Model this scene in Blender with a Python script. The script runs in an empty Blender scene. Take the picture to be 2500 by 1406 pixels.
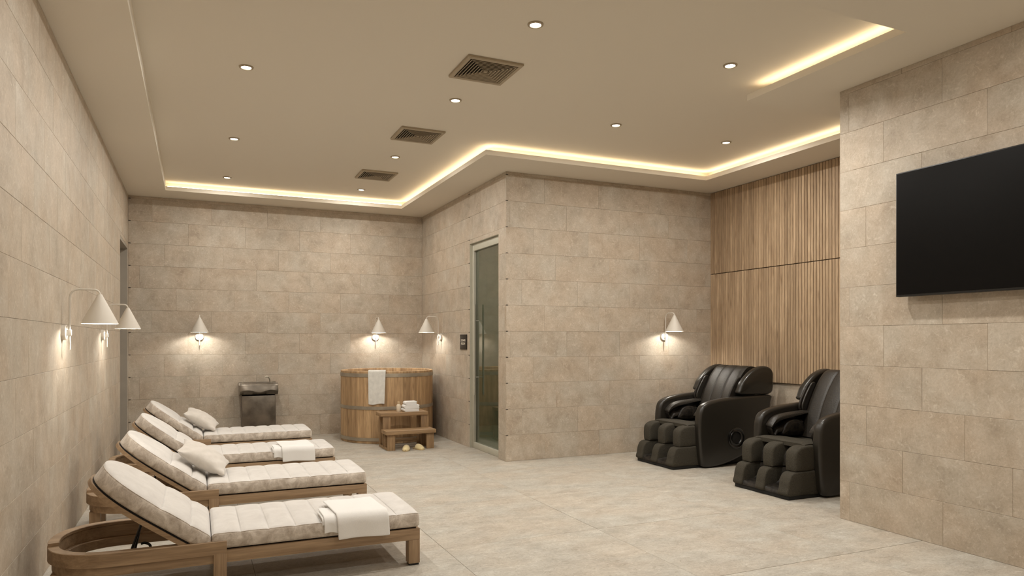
import bpy, bmesh, math, random
from mathutils import Vector, Matrix
random.seed(7)
C = bpy.context.scene.collection
PI = math.pi
H = 3.365            # soffit height
U = H + 0.12         # recessed ceiling height
LIP = 0.052
ROW = 0.3025         # stone course height
TL = 0.7485          # stone tile length

# ------------------------------------------------------------------ materials
def lin(c):
    return tuple(((v/255)/12.92 if v/255 <= .04045 else ((v/255+.055)/1.055)**2.4) for v in c[:3]) + (1,)

def new_mat(name):
    m = bpy.data.materials.new(name); m.use_nodes = True
    nt = m.node_tree; b = nt.nodes['Principled BSDF']
    return m, nt, b

def N(nt, t, **kw):
    n = nt.nodes.new(t)
    for k, v in kw.items():
        if k in n.inputs: n.inputs[k].default_value = v
        else: setattr(n, k, v)
    return n

def ramp(nt, stops):
    r = nt.nodes.new('ShaderNodeValToRGB'); e = r.color_ramp.elements
    while len(e) < len(stops): e.new(.5)
    for i, (p, c) in enumerate(stops):
        e[i].position = p; e[i].color = c
    return r

def mix(nt, a, b, fac, mode='MIX'):
    m = nt.nodes.new('ShaderNodeMix'); m.data_type = 'RGBA'; m.blend_type = mode
    for sock, v in ((m.inputs[6], a), (m.inputs[7], b), (m.inputs[0], fac)):
        if hasattr(v, 'is_linked'): nt.links.new(v, sock)
        else: sock.default_value = v
    return m.outputs[2]

def plain(name, col, rough=.5, metal=0, bump=0, bscale=200, spec=.5, sheen=0, noise=0, nscale=8, coat=0):
    m, nt, b = new_mat(name)
    b.inputs['Roughness'].default_value = rough
    b.inputs['Metallic'].default_value = metal
    b.inputs['Specular IOR Level'].default_value = spec
    b.inputs['Sheen Weight'].default_value = sheen
    b.inputs['Coat Weight'].default_value = coat
    L = nt.links
    tc = N(nt, 'ShaderNodeTexCoord')
    if noise:
        n = N(nt, 'ShaderNodeTexNoise', Scale=nscale, Detail=5.0)
        L.new(tc.outputs['Object'], n.inputs['Vector'])
        c = lin(col)
        lo = tuple(v*(1-noise) for v in c[:3])+(1,); hi = tuple(min(1, v*(1+noise)) for v in c[:3])+(1,)
        r = ramp(nt, [(.35, lo), (.65, hi)]); L.new(n.outputs['Fac'], r.inputs[0])
        L.new(r.outputs[0], b.inputs['Base Color'])
    else:
        b.inputs['Base Color'].default_value = lin(col)
    if bump:
        n2 = N(nt, 'ShaderNodeTexNoise', Scale=bscale, Detail=3.0)
        L.new(tc.outputs['Object'], n2.inputs['Vector'])
        bp = N(nt, 'ShaderNodeBump', Strength=bump, Distance=.01)
        L.new(n2.outputs['Fac'], bp.inputs['Height']); L.new(bp.outputs[0], b.inputs['Normal'])
    return m

def emit(name, col, strength):
    m, nt, b = new_mat(name)
    b.inputs['Base Color'].default_value = (.8, .8, .8, 1)
    b.inputs['Emission Color'].default_value = col if len(col) == 4 else (*col, 1)
    b.inputs['Emission Strength'].default_value = strength
    return m

def wood(name, dark, light, axis='X', scale=1.0, rough=.5, rnd=False, var=.12, knots=False):
    m, nt, b = new_mat(name); L = nt.links
    tc = N(nt, 'ShaderNodeTexCoord')
    mp = N(nt, 'ShaderNodeMapping')
    s = [14*scale]*3; s['XYZ'.index(axis)] = 0.9*scale
    mp.inputs['Scale'].default_value = s
    vec = tc.outputs['Object']
    if rnd:
        at = N(nt, 'ShaderNodeAttribute', attribute_name='rnd')
        sc = N(nt, 'ShaderNodeVectorMath', operation='SCALE'); sc.inputs[3].default_value = 17.0
        cx = N(nt, 'ShaderNodeCombineXYZ')
        for i in range(3): L.new(at.outputs['Fac'], cx.inputs[i])
        L.new(cx.outputs[0], sc.inputs[0])
        ad = N(nt, 'ShaderNodeVectorMath', operation='ADD')
        L.new(vec, ad.inputs[0]); L.new(sc.outputs[0], ad.inputs[1]); vec = ad.outputs[0]
    L.new(vec, mp.inputs['Vector'])
    n = N(nt, 'ShaderNodeTexNoise', Scale=1.6, Detail=6.0, Roughness=.6, Distortion=.8)
    L.new(mp.outputs[0], n.inputs['Vector'])
    r = ramp(nt, [(.3, lin(dark)), (.68, lin(light))]); L.new(n.outputs['Fac'], r.inputs[0])
    n2 = N(nt, 'ShaderNodeTexNoise', Scale=9.0, Detail=3.0); L.new(mp.outputs[0], n2.inputs['Vector'])
    r2 = ramp(nt, [(.35, (.72, .72, .72, 1)), (.6, (1, 1, 1, 1))]); L.new(n2.outputs['Fac'], r2.inputs[0])
    col = mix(nt, r.outputs[0], r2.outputs[0], .6, 'MULTIPLY')
    if knots:
        mp2 = N(nt, 'ShaderNodeMapping'); s2 = [9.0]*3; s2['XYZ'.index(axis)] = 2.6
        mp2.inputs['Scale'].default_value = s2; L.new(vec, mp2.inputs['Vector'])
        vo = N(nt, 'ShaderNodeTexVoronoi', Scale=1.0); L.new(mp2.outputs[0], vo.inputs['Vector'])
        rk = ramp(nt, [(.05, (.35, .28, .22, 1)), (.2, (1, 1, 1, 1))]); L.new(vo.outputs['Distance'], rk.inputs[0])
        col = mix(nt, col, rk.outputs[0], .45, 'MULTIPLY')
    if rnd:
        at2 = N(nt, 'ShaderNodeAttribute', attribute_name='rnd')
        r3 = ramp(nt, [(0, (1-var, 1-var*1.1, 1-var*1.2, 1)), (1, (1+var, 1+var, 1+var, 1))])
        L.new(at2.outputs['Fac'], r3.inputs[0])
        col = mix(nt, col, r3.outputs[0], 1.0, 'MULTIPLY')
    L.new(col, b.inputs['Base Color'])
    b.inputs['Roughness'].default_value = rough
    bp = N(nt, 'ShaderNodeBump', Strength=.12, Distance=.004)
    L.new(n2.outputs['Fac'], bp.inputs['Height']); L.new(bp.outputs[0], b.inputs['Normal'])
    return m

def stone(name, stops, flecks, scale=1.0, rough=.55, var=.05, stretch=(1, 1, 1), bump=.12, fleckmix=.45, vein=.35, veindark=(.80, .77, .72, 1), vs=6.0):
    m, nt, b = new_mat(name); L = nt.links
    tc = N(nt, 'ShaderNodeTexCoord'); at = N(nt, 'ShaderNodeAttribute', attribute_name='rnd')
    cx = N(nt, 'ShaderNodeCombineXYZ')
    for i, k in enumerate((37., 71., 53.)):
        mu = N(nt, 'ShaderNodeMath', operation='MULTIPLY'); mu.inputs[1].default_value = k
        L.new(at.outputs['Fac'], mu.inputs[0]); L.new(mu.outputs[0], cx.inputs[i])
    ad = N(nt, 'ShaderNodeVectorMath', operation='ADD')
    L.new(tc.outputs['Object'], ad.inputs[0]); L.new(cx.outputs[0], ad.inputs[1])
    mp = N(nt, 'ShaderNodeMapping'); mp.inputs['Scale'].default_value = stretch
    L.new(ad.outputs[0], mp.inputs['Vector']); v = mp.outputs[0]
    n1 = N(nt, 'ShaderNodeTexNoise', Scale=3.2*scale, Detail=10.0, Roughness=.68, Distortion=.35); L.new(v, n1.inputs['Vector'])
    r1 = ramp(nt, [(p, lin(c)) for p, c in stops]); L.new(n1.outputs['Fac'], r1.inputs[0])
    n2 = N(nt, 'ShaderNodeTexNoise', Scale=13*scale, Detail=8.0, Roughness=.7, Distortion=1.4); L.new(v, n2.inputs['Vector'])
    r2 = ramp(nt, [(.54, (0, 0, 0, 1)), (.72, (1, 1, 1, 1))]); L.new(n2.outputs['Fac'], r2.inputs[0])
    fm = N(nt, 'ShaderNodeMath', operation='MULTIPLY'); fm.inputs[1].default_value = fleckmix
    L.new(r2.outputs[0], fm.inputs[0])
    col = mix(nt, r1.outputs[0], lin(flecks), fm.outputs[0])
    n3 = N(nt, 'ShaderNodeTexNoise', Scale=38*scale, Detail=4.0, Roughness=.6); L.new(v, n3.inputs['Vector'])
    r3 = ramp(nt, [(.3, (.86, .85, .83, 1)), (.6, (1, 1, 1, 1))]); L.new(n3.outputs['Fac'], r3.inputs[0])
    col = mix(nt, col, r3.outputs[0], .8, 'MULTIPLY')
    n4 = N(nt, 'ShaderNodeTexNoise', Scale=1.4*scale, Detail=2.0); L.new(v, n4.inputs['Vector'])
    r4 = ramp(nt, [(.35, (1.0, .96, .925, 1)), (.65, (.975, .99, 1.0, 1))]); L.new(n4.outputs['Fac'], r4.inputs[0])
    col = mix(nt, col, r4.outputs[0], 1.0, 'MULTIPLY')
    n5 = N(nt, 'ShaderNodeTexNoise', Scale=vs*scale, Detail=5.0, Roughness=.6, Distortion=2.8); L.new(v, n5.inputs['Vector'])
    for cen, tint, f_ in ((.47, veindark, vein), (.55, (1.12, 1.11, 1.09, 1), vein*1.3)):
        rr5 = ramp(nt, [(cen-.022, (0, 0, 0, 1)), (cen, (1, 1, 1, 1)), (cen+.022, (0, 0, 0, 1))]); L.new(n5.outputs['Fac'], rr5.inputs[0])
        m5 = N(nt, 'ShaderNodeMath', operation='MULTIPLY'); m5.inputs[1].default_value = min(1, f_); L.new(rr5.outputs[0], m5.inputs[0])
        col = mix(nt, col, tint, m5.outputs[0], 'MULTIPLY')
    rv = ramp(nt, [(0, (1-var, 1-var*1.15, 1-var*1.3, 1)), (1, (1+var*.5, 1+var*.5, 1+var*.5, 1))]); L.new(at.outputs['Fac'], rv.inputs[0])
    col = mix(nt, col, rv.outputs[0], 1.0, 'MULTIPLY')
    L.new(col, b.inputs['Base Color'])
    rr = N(nt, 'ShaderNodeMapRange'); rr.inputs[3].default_value = rough-.08; rr.inputs[4].default_value = rough+.12
    L.new(n2.outputs['Fac'], rr.inputs[0]); L.new(rr.outputs[0], b.inputs['Roughness'])
    b.inputs['Specular IOR Level'].default_value = .35
    bp = N(nt, 'ShaderNodeBump', Strength=bump, Distance=.006)
    L.new(n2.outputs['Fac'], bp.inputs['Height']); L.new(bp.outputs[0], b.inputs['Normal'])
    return m

def velvet(name, lo, hi, nscale=7, bump=.15, mid=.5, w=.16):
    m, nt, b = new_mat(name); L = nt.links
    tc = N(nt, 'ShaderNodeTexCoord')
    n = N(nt, 'ShaderNodeTexNoise', Scale=nscale, Detail=9.0, Roughness=.72, Distortion=.5); L.new(tc.outputs['Object'], n.inputs['Vector'])
    r = ramp(nt, [(mid-w, lin(lo)), (mid+w, lin(hi))]); L.new(n.outputs['Fac'], r.inputs[0])
    L.new(r.outputs[0], b.inputs['Base Color'])
    b.inputs['Roughness'].default_value = .85; b.inputs['Sheen Weight'].default_value = .35
    b.inputs['Specular IOR Level'].default_value = .2
    n2 = N(nt, 'ShaderNodeTexNoise', Scale=420.0, Detail=2.0); L.new(tc.outputs['Object'], n2.inputs['Vector'])
    bp = N(nt, 'ShaderNodeBump', Strength=bump, Distance=.004)
    L.new(n2.outputs['Fac'], bp.inputs['Height']); L.new(bp.outputs[0], b.inputs['Normal'])
    return m

def weave(name, c1, c2, scale=220, rough=.8, bump=.6, spec=.3, stretch=(1, 1, 1)):
    m, nt, b = new_mat(name); L = nt.links
    tc = N(nt, 'ShaderNodeTexCoord'); mp = N(nt, 'ShaderNodeMapping'); mp.inputs['Scale'].default_value = stretch
    L.new(tc.outputs['Object'], mp.inputs['Vector'])
    n = N(nt, 'ShaderNodeTexNoise', Scale=scale, Detail=3.0, Roughness=.6); L.new(mp.outputs[0], n.inputs['Vector'])
    r = ramp(nt, [(.35, lin(c1)), (.65, lin(c2))]); L.new(n.outputs['Fac'], r.inputs[0])
    L.new(r.outputs[0], b.inputs['Base Color'])
    b.inputs['Roughness'].default_value = rough; b.inputs['Specular IOR Level'].default_value = spec
    bp = N(nt, 'ShaderNodeBump', Strength=bump, Distance=.004)
    L.new(n.outputs['Fac'], bp.inputs['Height']); L.new(bp.outputs[0], b.inputs['Normal'])
    return m

M = {}
WALLSTOPS = [(.28, (168, 155, 139)), (.44, (184, 172, 156)), (.58, (193, 182, 167)), (.74, (205, 196, 183))]
M['stone'] = stone('wall_limestone', WALLSTOPS, (226, 219, 206), scale=1.75, fleckmix=.6, bump=.16, var=.045)
M['grout'] = plain('dark_grout', (160, 147, 130), .9)
M['floor'] = stone('floor_limestone', [(.30, (164, 158, 147)), (.44, (178, 172, 162)), (.56, (186, 181, 171)), (.74, (198, 194, 185))],
                   (220, 217, 210), scale=1.8, rough=.5, var=.03, stretch=(.8, 1.3, 1), bump=.14, fleckmix=.6, vein=.9, veindark=(.74, .71, .66, 1), vs=5.5)
M['fgrout'] = plain('floor_grout', (98, 88, 72), .9)
M['ceil'] = plain('ceiling_plaster', (226, 219, 206), .9, bump=.05, bscale=60, spec=.2)
M['lwood'] = wood('lounger_oak', (140, 114, 86), (176, 149, 118), 'X', 1.0, .5)
M['lwoodz'] = wood('lounger_oak_upright', (140, 114, 86), (176, 149, 118), 'Z', 1.0, .5)
M['tubwood'] = wood('tub_pine', (150, 120, 86), (200, 168, 128), 'Z', 1.0, .6, rnd=True, var=.2, knots=True)
M['stepwood'] = wood('step_pine', (130, 103, 73), (176, 145, 108), 'X', 1.2, .55)
M['stepwoodz'] = wood('step_pine_upright', (130, 103, 73), (176, 145, 108), 'Z', 1.2, .55)
M['slat'] = wood('oak_slats', (150, 125, 98), (192, 167, 137), 'Z', 1.1, .6, rnd=True, var=.15, knots=True)
M['slatback'] = plain('slat_backing', (48, 34, 24), .9)
M['top'] = velvet('cream_cushion_top', (204, 200, 196), (220, 217, 213), 6, .12)
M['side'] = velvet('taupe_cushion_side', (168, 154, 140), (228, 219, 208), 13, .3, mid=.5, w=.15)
M['pillow'] = velvet('pillow_linen', (204, 198, 190), (218, 212, 205), 9, .25)
M['black'] = plain('black_metal', (14, 13, 12), .45)
M['gap'] = plain('dark_slot', (20, 16, 12), .9)  # near-black fill painting shade into open gaps; also colours the joint notches
M['towel'] = plain('white_terry', (243, 242, 240), .95, bump=.35, bscale=520, spec=.1, sheen=.3)
M['towelgrey'] = plain('pale_grey_terry', (226, 225, 220), .95, bump=.35, bscale=420, spec=.1, sheen=.3, noise=.06, nscale=22)
M['lamp'] = plain('white_enamel', (214, 208, 198), .5)
M['steel'] = plain('brushed_steel', (176, 170, 156), .4, metal=.5, noise=.1, nscale=6)
M['handle'] = plain('satin_handle', (176, 172, 158), .4)
M['darksteel'] = plain('dark_steel', (118, 110, 100), .36, metal=.9, noise=.35, nscale=5, bump=.06, bscale=14)
M['hoop'] = plain('hoop_steel', (168, 158, 142), .5, metal=.55, noise=.15, nscale=5)
M['frame'] = plain('door_frame_metal', (188, 185, 170), .5, noise=.03)
M['framegrey'] = plain('grey_door_frame', (160, 152, 140), .6, noise=.03)
M['door'] = plain('grey_door', (150, 144, 134), .6)
M['screen'] = plain('tv_screen', (6, 5, 5), .3, spec=.14)
M['bezel'] = plain('tv_bezel', (12, 11, 10), .45)
M['sign'] = plain('sign_black', (32, 24, 18), .5)
M['signtext'] = plain('sign_letters', (226, 218, 204), .6)
M['vent'] = plain('vent_metal', (170, 156, 134), .55)
M['shell'] = plain('chair_shell', (36, 33, 28), .33, spec=.5, coat=.1)
M['cfab'] = weave('chair_fabric', (38, 35, 29), (78, 73, 62), 300, .8, .8)
M['cleather'] = weave('chair_leather', (28, 25, 21), (50, 45, 38), 90, .42, .6, spec=.5, stretch=(1, 1, 2.0))
M['cdark'] = weave('chair_lining', (24, 21, 18), (46, 41, 35), 30, .5, .5)
M['cgloss'] = plain('chair_gloss_ring', (16, 15, 14), .22, spec=.6)
M['sole'] = plain('chair_sole', (10, 9, 8), .7)
M['slipper'] = plain('slipper_cloth', (226, 208, 160), .9, bump=.4, bscale=300, sheen=.3)
M['slipsole'] = plain('slipper_sole', (206, 184, 140), .9)
M['ceramic'] = plain('white_ceramic', (226, 214, 194), .35)
M['bottlecap'] = plain('bottle_cap', (196, 172, 138), .4)
M['darkroom'] = plain('steam_room_tile', (136, 142, 120), .6, noise=.1)
LEDC = (1, .79, .52, 1)
M['led'] = emit('led_strip_glow', LEDC, 8.5)
M['lens'] = emit('downlight_lens', (1, .93, .8, 1), 14)
M['bulb'] = emit('bulb_glow', (1, .93, .82, 1), 25)
g, nt, b = new_mat('smoked_glass'); M['glass'] = g
b.inputs['Base Color'].default_value = (.68, .70, .61, 1); b.inputs['Roughness'].default_value = .02
b.inputs['Transmission Weight'].default_value = 1; b.inputs['IOR'].default_value = 1.6

# ------------------------------------------------------------------ helpers
def link(o, parent=None):
    C.objects.link(o)
    if parent: o.parent = parent
    return o

def obj(name, bm, mats, parent=None, smooth=None, recalc=True):
    if recalc: bmesh.ops.recalc_face_normals(bm, faces=bm.faces)
    me = bpy.data.meshes.new(name); bm.to_mesh(me); bm.free()
    for m in (mats if isinstance(mats, (list, tuple)) else [mats]): me.materials.append(m)
    o = bpy.data.objects.new(name, me); link(o, parent)
    if smooth is not None:
        me.polygons.foreach_set('use_smooth', [True]*len(me.polygons))
        me.set_sharp_from_angle(angle=math.radians(smooth))
    return o

def tag(o, label=None, cat=None, group=None, kind=None):
    if label: o['label'] = label
    if cat: o['category'] = cat
    if group: o['group'] = group
    if kind: o['kind'] = kind
    return o

def thing(name, loc, rz=0, label=None, cat=None, group=None):
    o = bpy.data.objects.new(name, None); C.objects.link(o)
    o.location = loc; o.rotation_euler = (0, 0, rz); o.empty_display_size = .1
    return tag(o, label, cat, group)

def dup(root, loc, rz=0, label=None, group=None):
    def cp(o, par):
        c = o.copy(); C.objects.link(c); c.parent = par
        for ch in list(o.children): cp(ch, c)
        return c
    r = root.copy(); C.objects.link(r); r.location = loc; r.rotation_euler = (0, 0, rz)
    if label: r['label'] = label
    if group: r['group'] = group
    for ch in list(root.children): cp(ch, r)
    return r

def box(bm, x0, x1, y0, y1, z0, z1, bev=0, seg=2, mi=0, T=None):
    r = bmesh.ops.create_cube(bm, size=1)
    vs = r['verts']
    for v in vs:
        v.co = Vector((x0+(v.co.x+.5)*(x1-x0), y0+(v.co.y+.5)*(y1-y0), z0+(v.co.z+.5)*(z1-z0)))
    fs = set(f for v in vs for f in v.link_faces)
    for f in fs: f.material_index = mi
    if bev:
        es = list(set(e for v in vs for e in v.link_edges))
        rb = bmesh.ops.bevel(bm, geom=es, offset=bev, segments=seg, profile=.5, affect='EDGES')
        vs = list(set(vs_ for f in rb['faces'] for vs_ in f.verts) | set(v for v in vs if v.is_valid))
        for f in rb['faces']: f.material_index = mi
    if T is not None:
        for v in set(vs):
            if v.is_valid: v.co = T @ v.co
    return vs

def bxobj(name, dims, m, parent=None, bev=.003, seg=2):
    bm = bmesh.new(); box(bm, *dims, bev=bev, seg=seg); return obj(name, bm, m, parent, 40)

def loft(bm, rings, cap=True, closed=True, mi=0):
    R = [[bm.verts.new(p) for p in r] for r in rings]
    n = len(R[0])
    for a, b in zip(R, R[1:]):
        for i in range(n if closed else n-1):
            j = (i+1) % n
            try:
                f = bm.faces.new((a[i], a[j], b[j], b[i])); f.material_index = mi
            except ValueError: pass
    if cap:
        for r in (R[0], R[-1]):
            try: f = bm.faces.new(r); f.material_index = mi
            except ValueError: pass
    return R

def tube(bm, pts, r, n=10, mi=0, cap=True):
    pts = [Vector(p) for p in pts]; rs = r if isinstance(r, (list, tuple)) else [r]*len(pts)
    t0 = (pts[1]-pts[0]).normalized()
    up = Vector((0, 0, 1)) if abs(t0.z) < .9 else Vector((1, 0, 0))
    nx = t0.cross(up).normalized(); rings = []
    for i, p in enumerate(pts):
        t = (pts[min(i+1, len(pts)-1)]-pts[max(i-1, 0)]).normalized()
        nx = (nx - t*nx.dot(t)).normalized(); ny = t.cross(nx)
        rings.append([p+(nx*math.cos(a)+ny*math.sin(a))*rs[i] for a in [2*PI*k/n for k in range(n)]])
    return loft(bm, rings, cap, True, mi)

def lathe(bm, prof, n=32, center=(0, 0, 0), mi=0, cap=False):
    c = Vector(center)
    rings = [[c+Vector((r*math.cos(2*PI*k/n), r*math.sin(2*PI*k/n), z)) for k in range(n)] for r, z in prof]
    return loft(bm, rings, cap, True, mi)

def smooth_loop(pts, n=5):
    out = []; m = len(pts)
    for i in range(m):
        p0, p1, p2, p3 = [Vector(pts[(i+k-1) % m]) for k in range(4)]
        for j in range(n):
            t = j/n
            out.append(.5*((2*p1)+(p2-p0)*t+(2*p0-5*p1+4*p2-p3)*t*t+(3*p1-p0-3*p2+p3)*t*t*t))
    return out

def smooth_path(pts, n=6):
    P = [Vector(p) for p in pts]; P = [2*P[0]-P[1]]+P+[2*P[-1]-P[-2]]; out = []
    for i in range(1, len(P)-2):
        p0, p1, p2, p3 = P[i-1:i+3]
        for j in range(n):
            t = j/n
            out.append(.5*((2*p1)+(p2-p0)*t+(2*p0-5*p1+4*p2-p3)*t*t+(3*p1-p0-3*p2+p3)*t*t*t))
    out.append(P[-2]); return out

def inset_loop(pts, d):
    m = len(pts); out = []
    area = sum(pts[i].x*pts[(i+1) % m].y-pts[(i+1) % m].x*pts[i].y for i in range(m))
    s = 1 if area > 0 else -1
    for i in range(m):
        t = (pts[(i+1) % m]-pts[i-1]); t = t.normalized() if t.length > 1e-9 else Vector((1, 0))
        out.append(pts[i]+Vector((-t.y, t.x))*s*d)
    return out

def rprism(bm, prof, c0, c1, r=.02, n=4, to3=lambda a, b, c: (a, c, b), dome0=0, dome1=0, mi=0):
    """extruded 2-D outline with rounded rims; optional domed faces"""
    pts = [Vector(p[:2]) for p in prof]; rings = []
    cx = sum((p.x for p in pts))/len(pts); cy = sum((p.y for p in pts))/len(pts)
    def ring(q, c): return [Vector(to3(p.x, p.y, c)) for p in q]
    sgn = 1 if c1 > c0 else -1
    base = inset_loop(pts, r)
    if dome0:
        for k in (.05, .35, .65, .85):
            rings.append(ring([Vector((cx, cy)).lerp(p, k) for p in base], c0-sgn*dome0*math.sqrt(1-k*k)))
    for i in range(n+1):
        a = PI/2*i/n; rings.append(ring(inset_loop(pts, r*(1-math.sin(a))), c0+sgn*r*(1-math.cos(a))))
    for i in range(n+1):
        a = PI/2*(1-i/n); rings.append(ring(inset_loop(pts, r*(1-math.sin(a))), c1-sgn*r*(1-math.cos(a))))
    if dome1:
        for k in (.85, .65, .35, .05):
            rings.append(ring([Vector((cx, cy)).lerp(p, k) for p in base], c1+sgn*dome1*math.sqrt(1-k*k)))
    return loft(bm, rings, True, True, mi)

def set_rnd(o, vals):
    a = o.data.attributes.new('rnd', 'FLOAT', 'FACE')
    a.data.foreach_set('value', vals)

# ------------------------------------------------------------------ camera
cam = bpy.data.cameras.new('camera'); co = link(bpy.data.objects.new('camera', cam))
cam.sensor_width = 36; cam.lens = 36*1713/2500; cam.shift_y = 129/2500; cam.clip_start = .05
co.location = (0, 0, 1.4); co.rotation_euler = (PI/2, 0, -math.atan(772/1713))
bpy.context.scene.camera = co

# ------------------------------------------------------------------ room shell
def split_rect(rects, hole):
    out = []; a0, a1, b0, b1 = hole
    for (u0, u1, v0, v1) in rects:
        if a1 <= u0 or a0 >= u1 or b1 <= v0 or b0 >= v1: out.append((u0, u1, v0, v1)); continue
        if u0 < a0: out.append((u0, a0, v0, v1))
        if a1 < u1: out.append((a1, u1, v0, v1))
        m0, m1 = max(u0, a0), min(u1, a1)
        if v0 < b0: out.append((m0, m1, v0, b0))
        if b1 < v1: out.append((m0, m1, b1, v1))
    return out

def tiles_mesh(name, rects, org, du, dv, dn, mat, gmat, thick, backing, gap=.0012, rough_depth=.0012):
    """rects in (u,v); face at plane org, outward normal dn"""
    org, du, dv, dn = map(Vector, (org, du, dv, dn)); bm = bmesh.new(); rn = []
    def P(u, v, d): return org+du*u+dv*v+dn*d
    for (u0, u1, v0, v1, rv) in rects:
        if u1-u0 < .008 or v1-v0 < .008: continue
        g = gap/2; ch = .0012; dd = random.uniform(0, rough_depth)
        levels = [(g+ch, dd), (g, dd-ch), (g, -.006)]
        R = [[bm.verts.new(P(*p, d)) for p in ((u0+i, v0+i), (u1-i, v0+i), (u1-i, v1-i), (u0+i, v1-i))] for i, d in levels]
        f = bm.faces.new(R[0]); rn.append(rv)
        for a, b in zip(R, R[1:]):
            for k in range(4):
                bm.faces.new((a[k], b[k], b[(k+1) % 4], a[(k+1) % 4])); rn.append(rv)
    nt_ = len(bm.faces)
    for (u0, u1, v0, v1) in backing:
        vs = [[bm.verts.new(P(u, v, d)) for (u, v) in ((u0, v0), (u1, v0), (u1, v1), (u0, v1))] for d in (-.0045, -thick)]
        fs = [bm.faces.new(vs[0]), bm.faces.new(vs[1][::-1])]
        for k in range(4): fs.append(bm.faces.new((vs[0][k], vs[1][k], vs[1][(k+1) % 4], vs[0][(k+1) % 4])))
        for f in fs: f.material_index = 1; rn.append(0)
    o = obj(name, bm, [mat, gmat], recalc=False)
    # orient the tile faces outward
    set_rnd(o, rn)
    return o

def wall(name, org, du, dn, u0, u1, off, holes=(), z1=H, z0=0, thick=.12):
    rects = []; k = 0
    while k*ROW < z1-.001:
        a, b = max(z0, k*ROW), min(z1, (k+1)*ROW)
        if b > a:
            o_ = off(k); s = u0-((u0-o_) % TL); rs = []
            while s < u1:
                rs.append((max(s, u0), min(s+TL, u1), a, b)); s += TL
            for r in rs:
                rv = random.random(); q = [r]
                for h in holes: q = split_rect(q, h)
                rects += [(*t, rv) for t in q]
        k += 1
    back = [(u0, u1, z0, z1)]
    for h in holes: back = split_rect(back, h)
    o = tiles_mesh(name, rects, org, du, (0, 0, 1), dn, M['stone'], M['grout'], thick, back)
    return tag(o, kind='structure')

XL, XR, YB, XS, YS, XT, YT, YN = -.83, 6.29, 10.76, 3.28, 7.44, 4.64, 3.99, -1.6
LD = (9.62, 10.66, 0, 2.67)     # left wall doorway
SD = (7.67, 8.63, 0, 2.67)      # steam-room doorway
wall('wall_left', (XL, 0, 0), (0, 1, 0), (1, 0, 0), YN, YB, lambda k: 4.1+.3*k, [LD])
wall('wall_back', (0, YB, 0), (1, 0, 0), (0, -1, 0), XL, XS, lambda k: .204-.3*(10-k))
wall('wall_steam_side', (XS, 0, 0), (0, 1, 0), (-1, 0, 0), YS, YB, lambda k: 8.98+.3*(10-k), [SD])
wall('wall_steam_front', (0, YS, 0), (1, 0, 0), (0, -1, 0), XS, XR, lambda k: 3.775+.3*(10-k))
wall('wall_right', (XR, 0, 0), (0, 1, 0), (-1, 0, 0), YT, YS, lambda k: 5.2+.3*k, z1=.90)
wall('wall_screen_side', (XT, 0, 0), (0, 1, 0), (-1, 0, 0), YN, YT, lambda k: 3.9+.3*k)
wall('wall_alcove', (0, YT, 0), (1, 0, 0), (0, 1, 0), XT, XR, lambda k: 4.7+.3*k)
wall('wall_near', (0, YN, 0), (1, 0, 0), (0, 1, 0), XL, XT, lambda k: .3*k)
bm = bmesh.new(); box(bm, XR+.005, XR+.12, YT, YS, .9, H)
tag(obj('wall_right_backing', bm, M['grout']), kind='structure')
# fix tile winding so that every visible face points into the room
for o in [x for x in C.objects if x.name.startswith('wall_') and x.name != 'wall_right_backing']:
    bm = bmesh.new(); bm.from_mesh(o.data); bmesh.ops.recalc_face_normals(bm, faces=bm.faces); bm.to_mesh(o.data); bm.free()

# floor of 1.2 m slabs
rects = []
for i in range(-3, 5):
    for j in range(-5, 7):
        a = (1.525+1.2*i, 2.725+1.2*i, 4.5+1.2*j, 5.7+1.2*j)
        q = (max(a[0], XL-.1), min(a[1], XR+.1), max(a[2], YN-.1), min(a[3], YB+.1))
        q = list(q)
        if i >= 1 and j == -1: q[2] += .0035            # wider joints, as the photo shows
        if i == 1 and j == 0: q[0] += .002; q[2] += .002
        if q[1] > q[0] and q[3] > q[2]: rects.append((*q, random.random()))
fl = tiles_mesh('floor', rects, (0, 0, -.0006), (1, 0, 0), (0, 1, 0), (0, 0, 1), M['floor'], M['fgrout'], .1,
                [(XL-.1, XR+.1, YN-.1, YB+.1)], gap=.002, rough_depth=.0005)
bm = bmesh.new(); bm.from_mesh(fl.data); bmesh.ops.recalc_face_normals(bm, faces=bm.faces); bm.to_mesh(fl.data); bm.free()
tag(fl, kind='structure')

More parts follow.
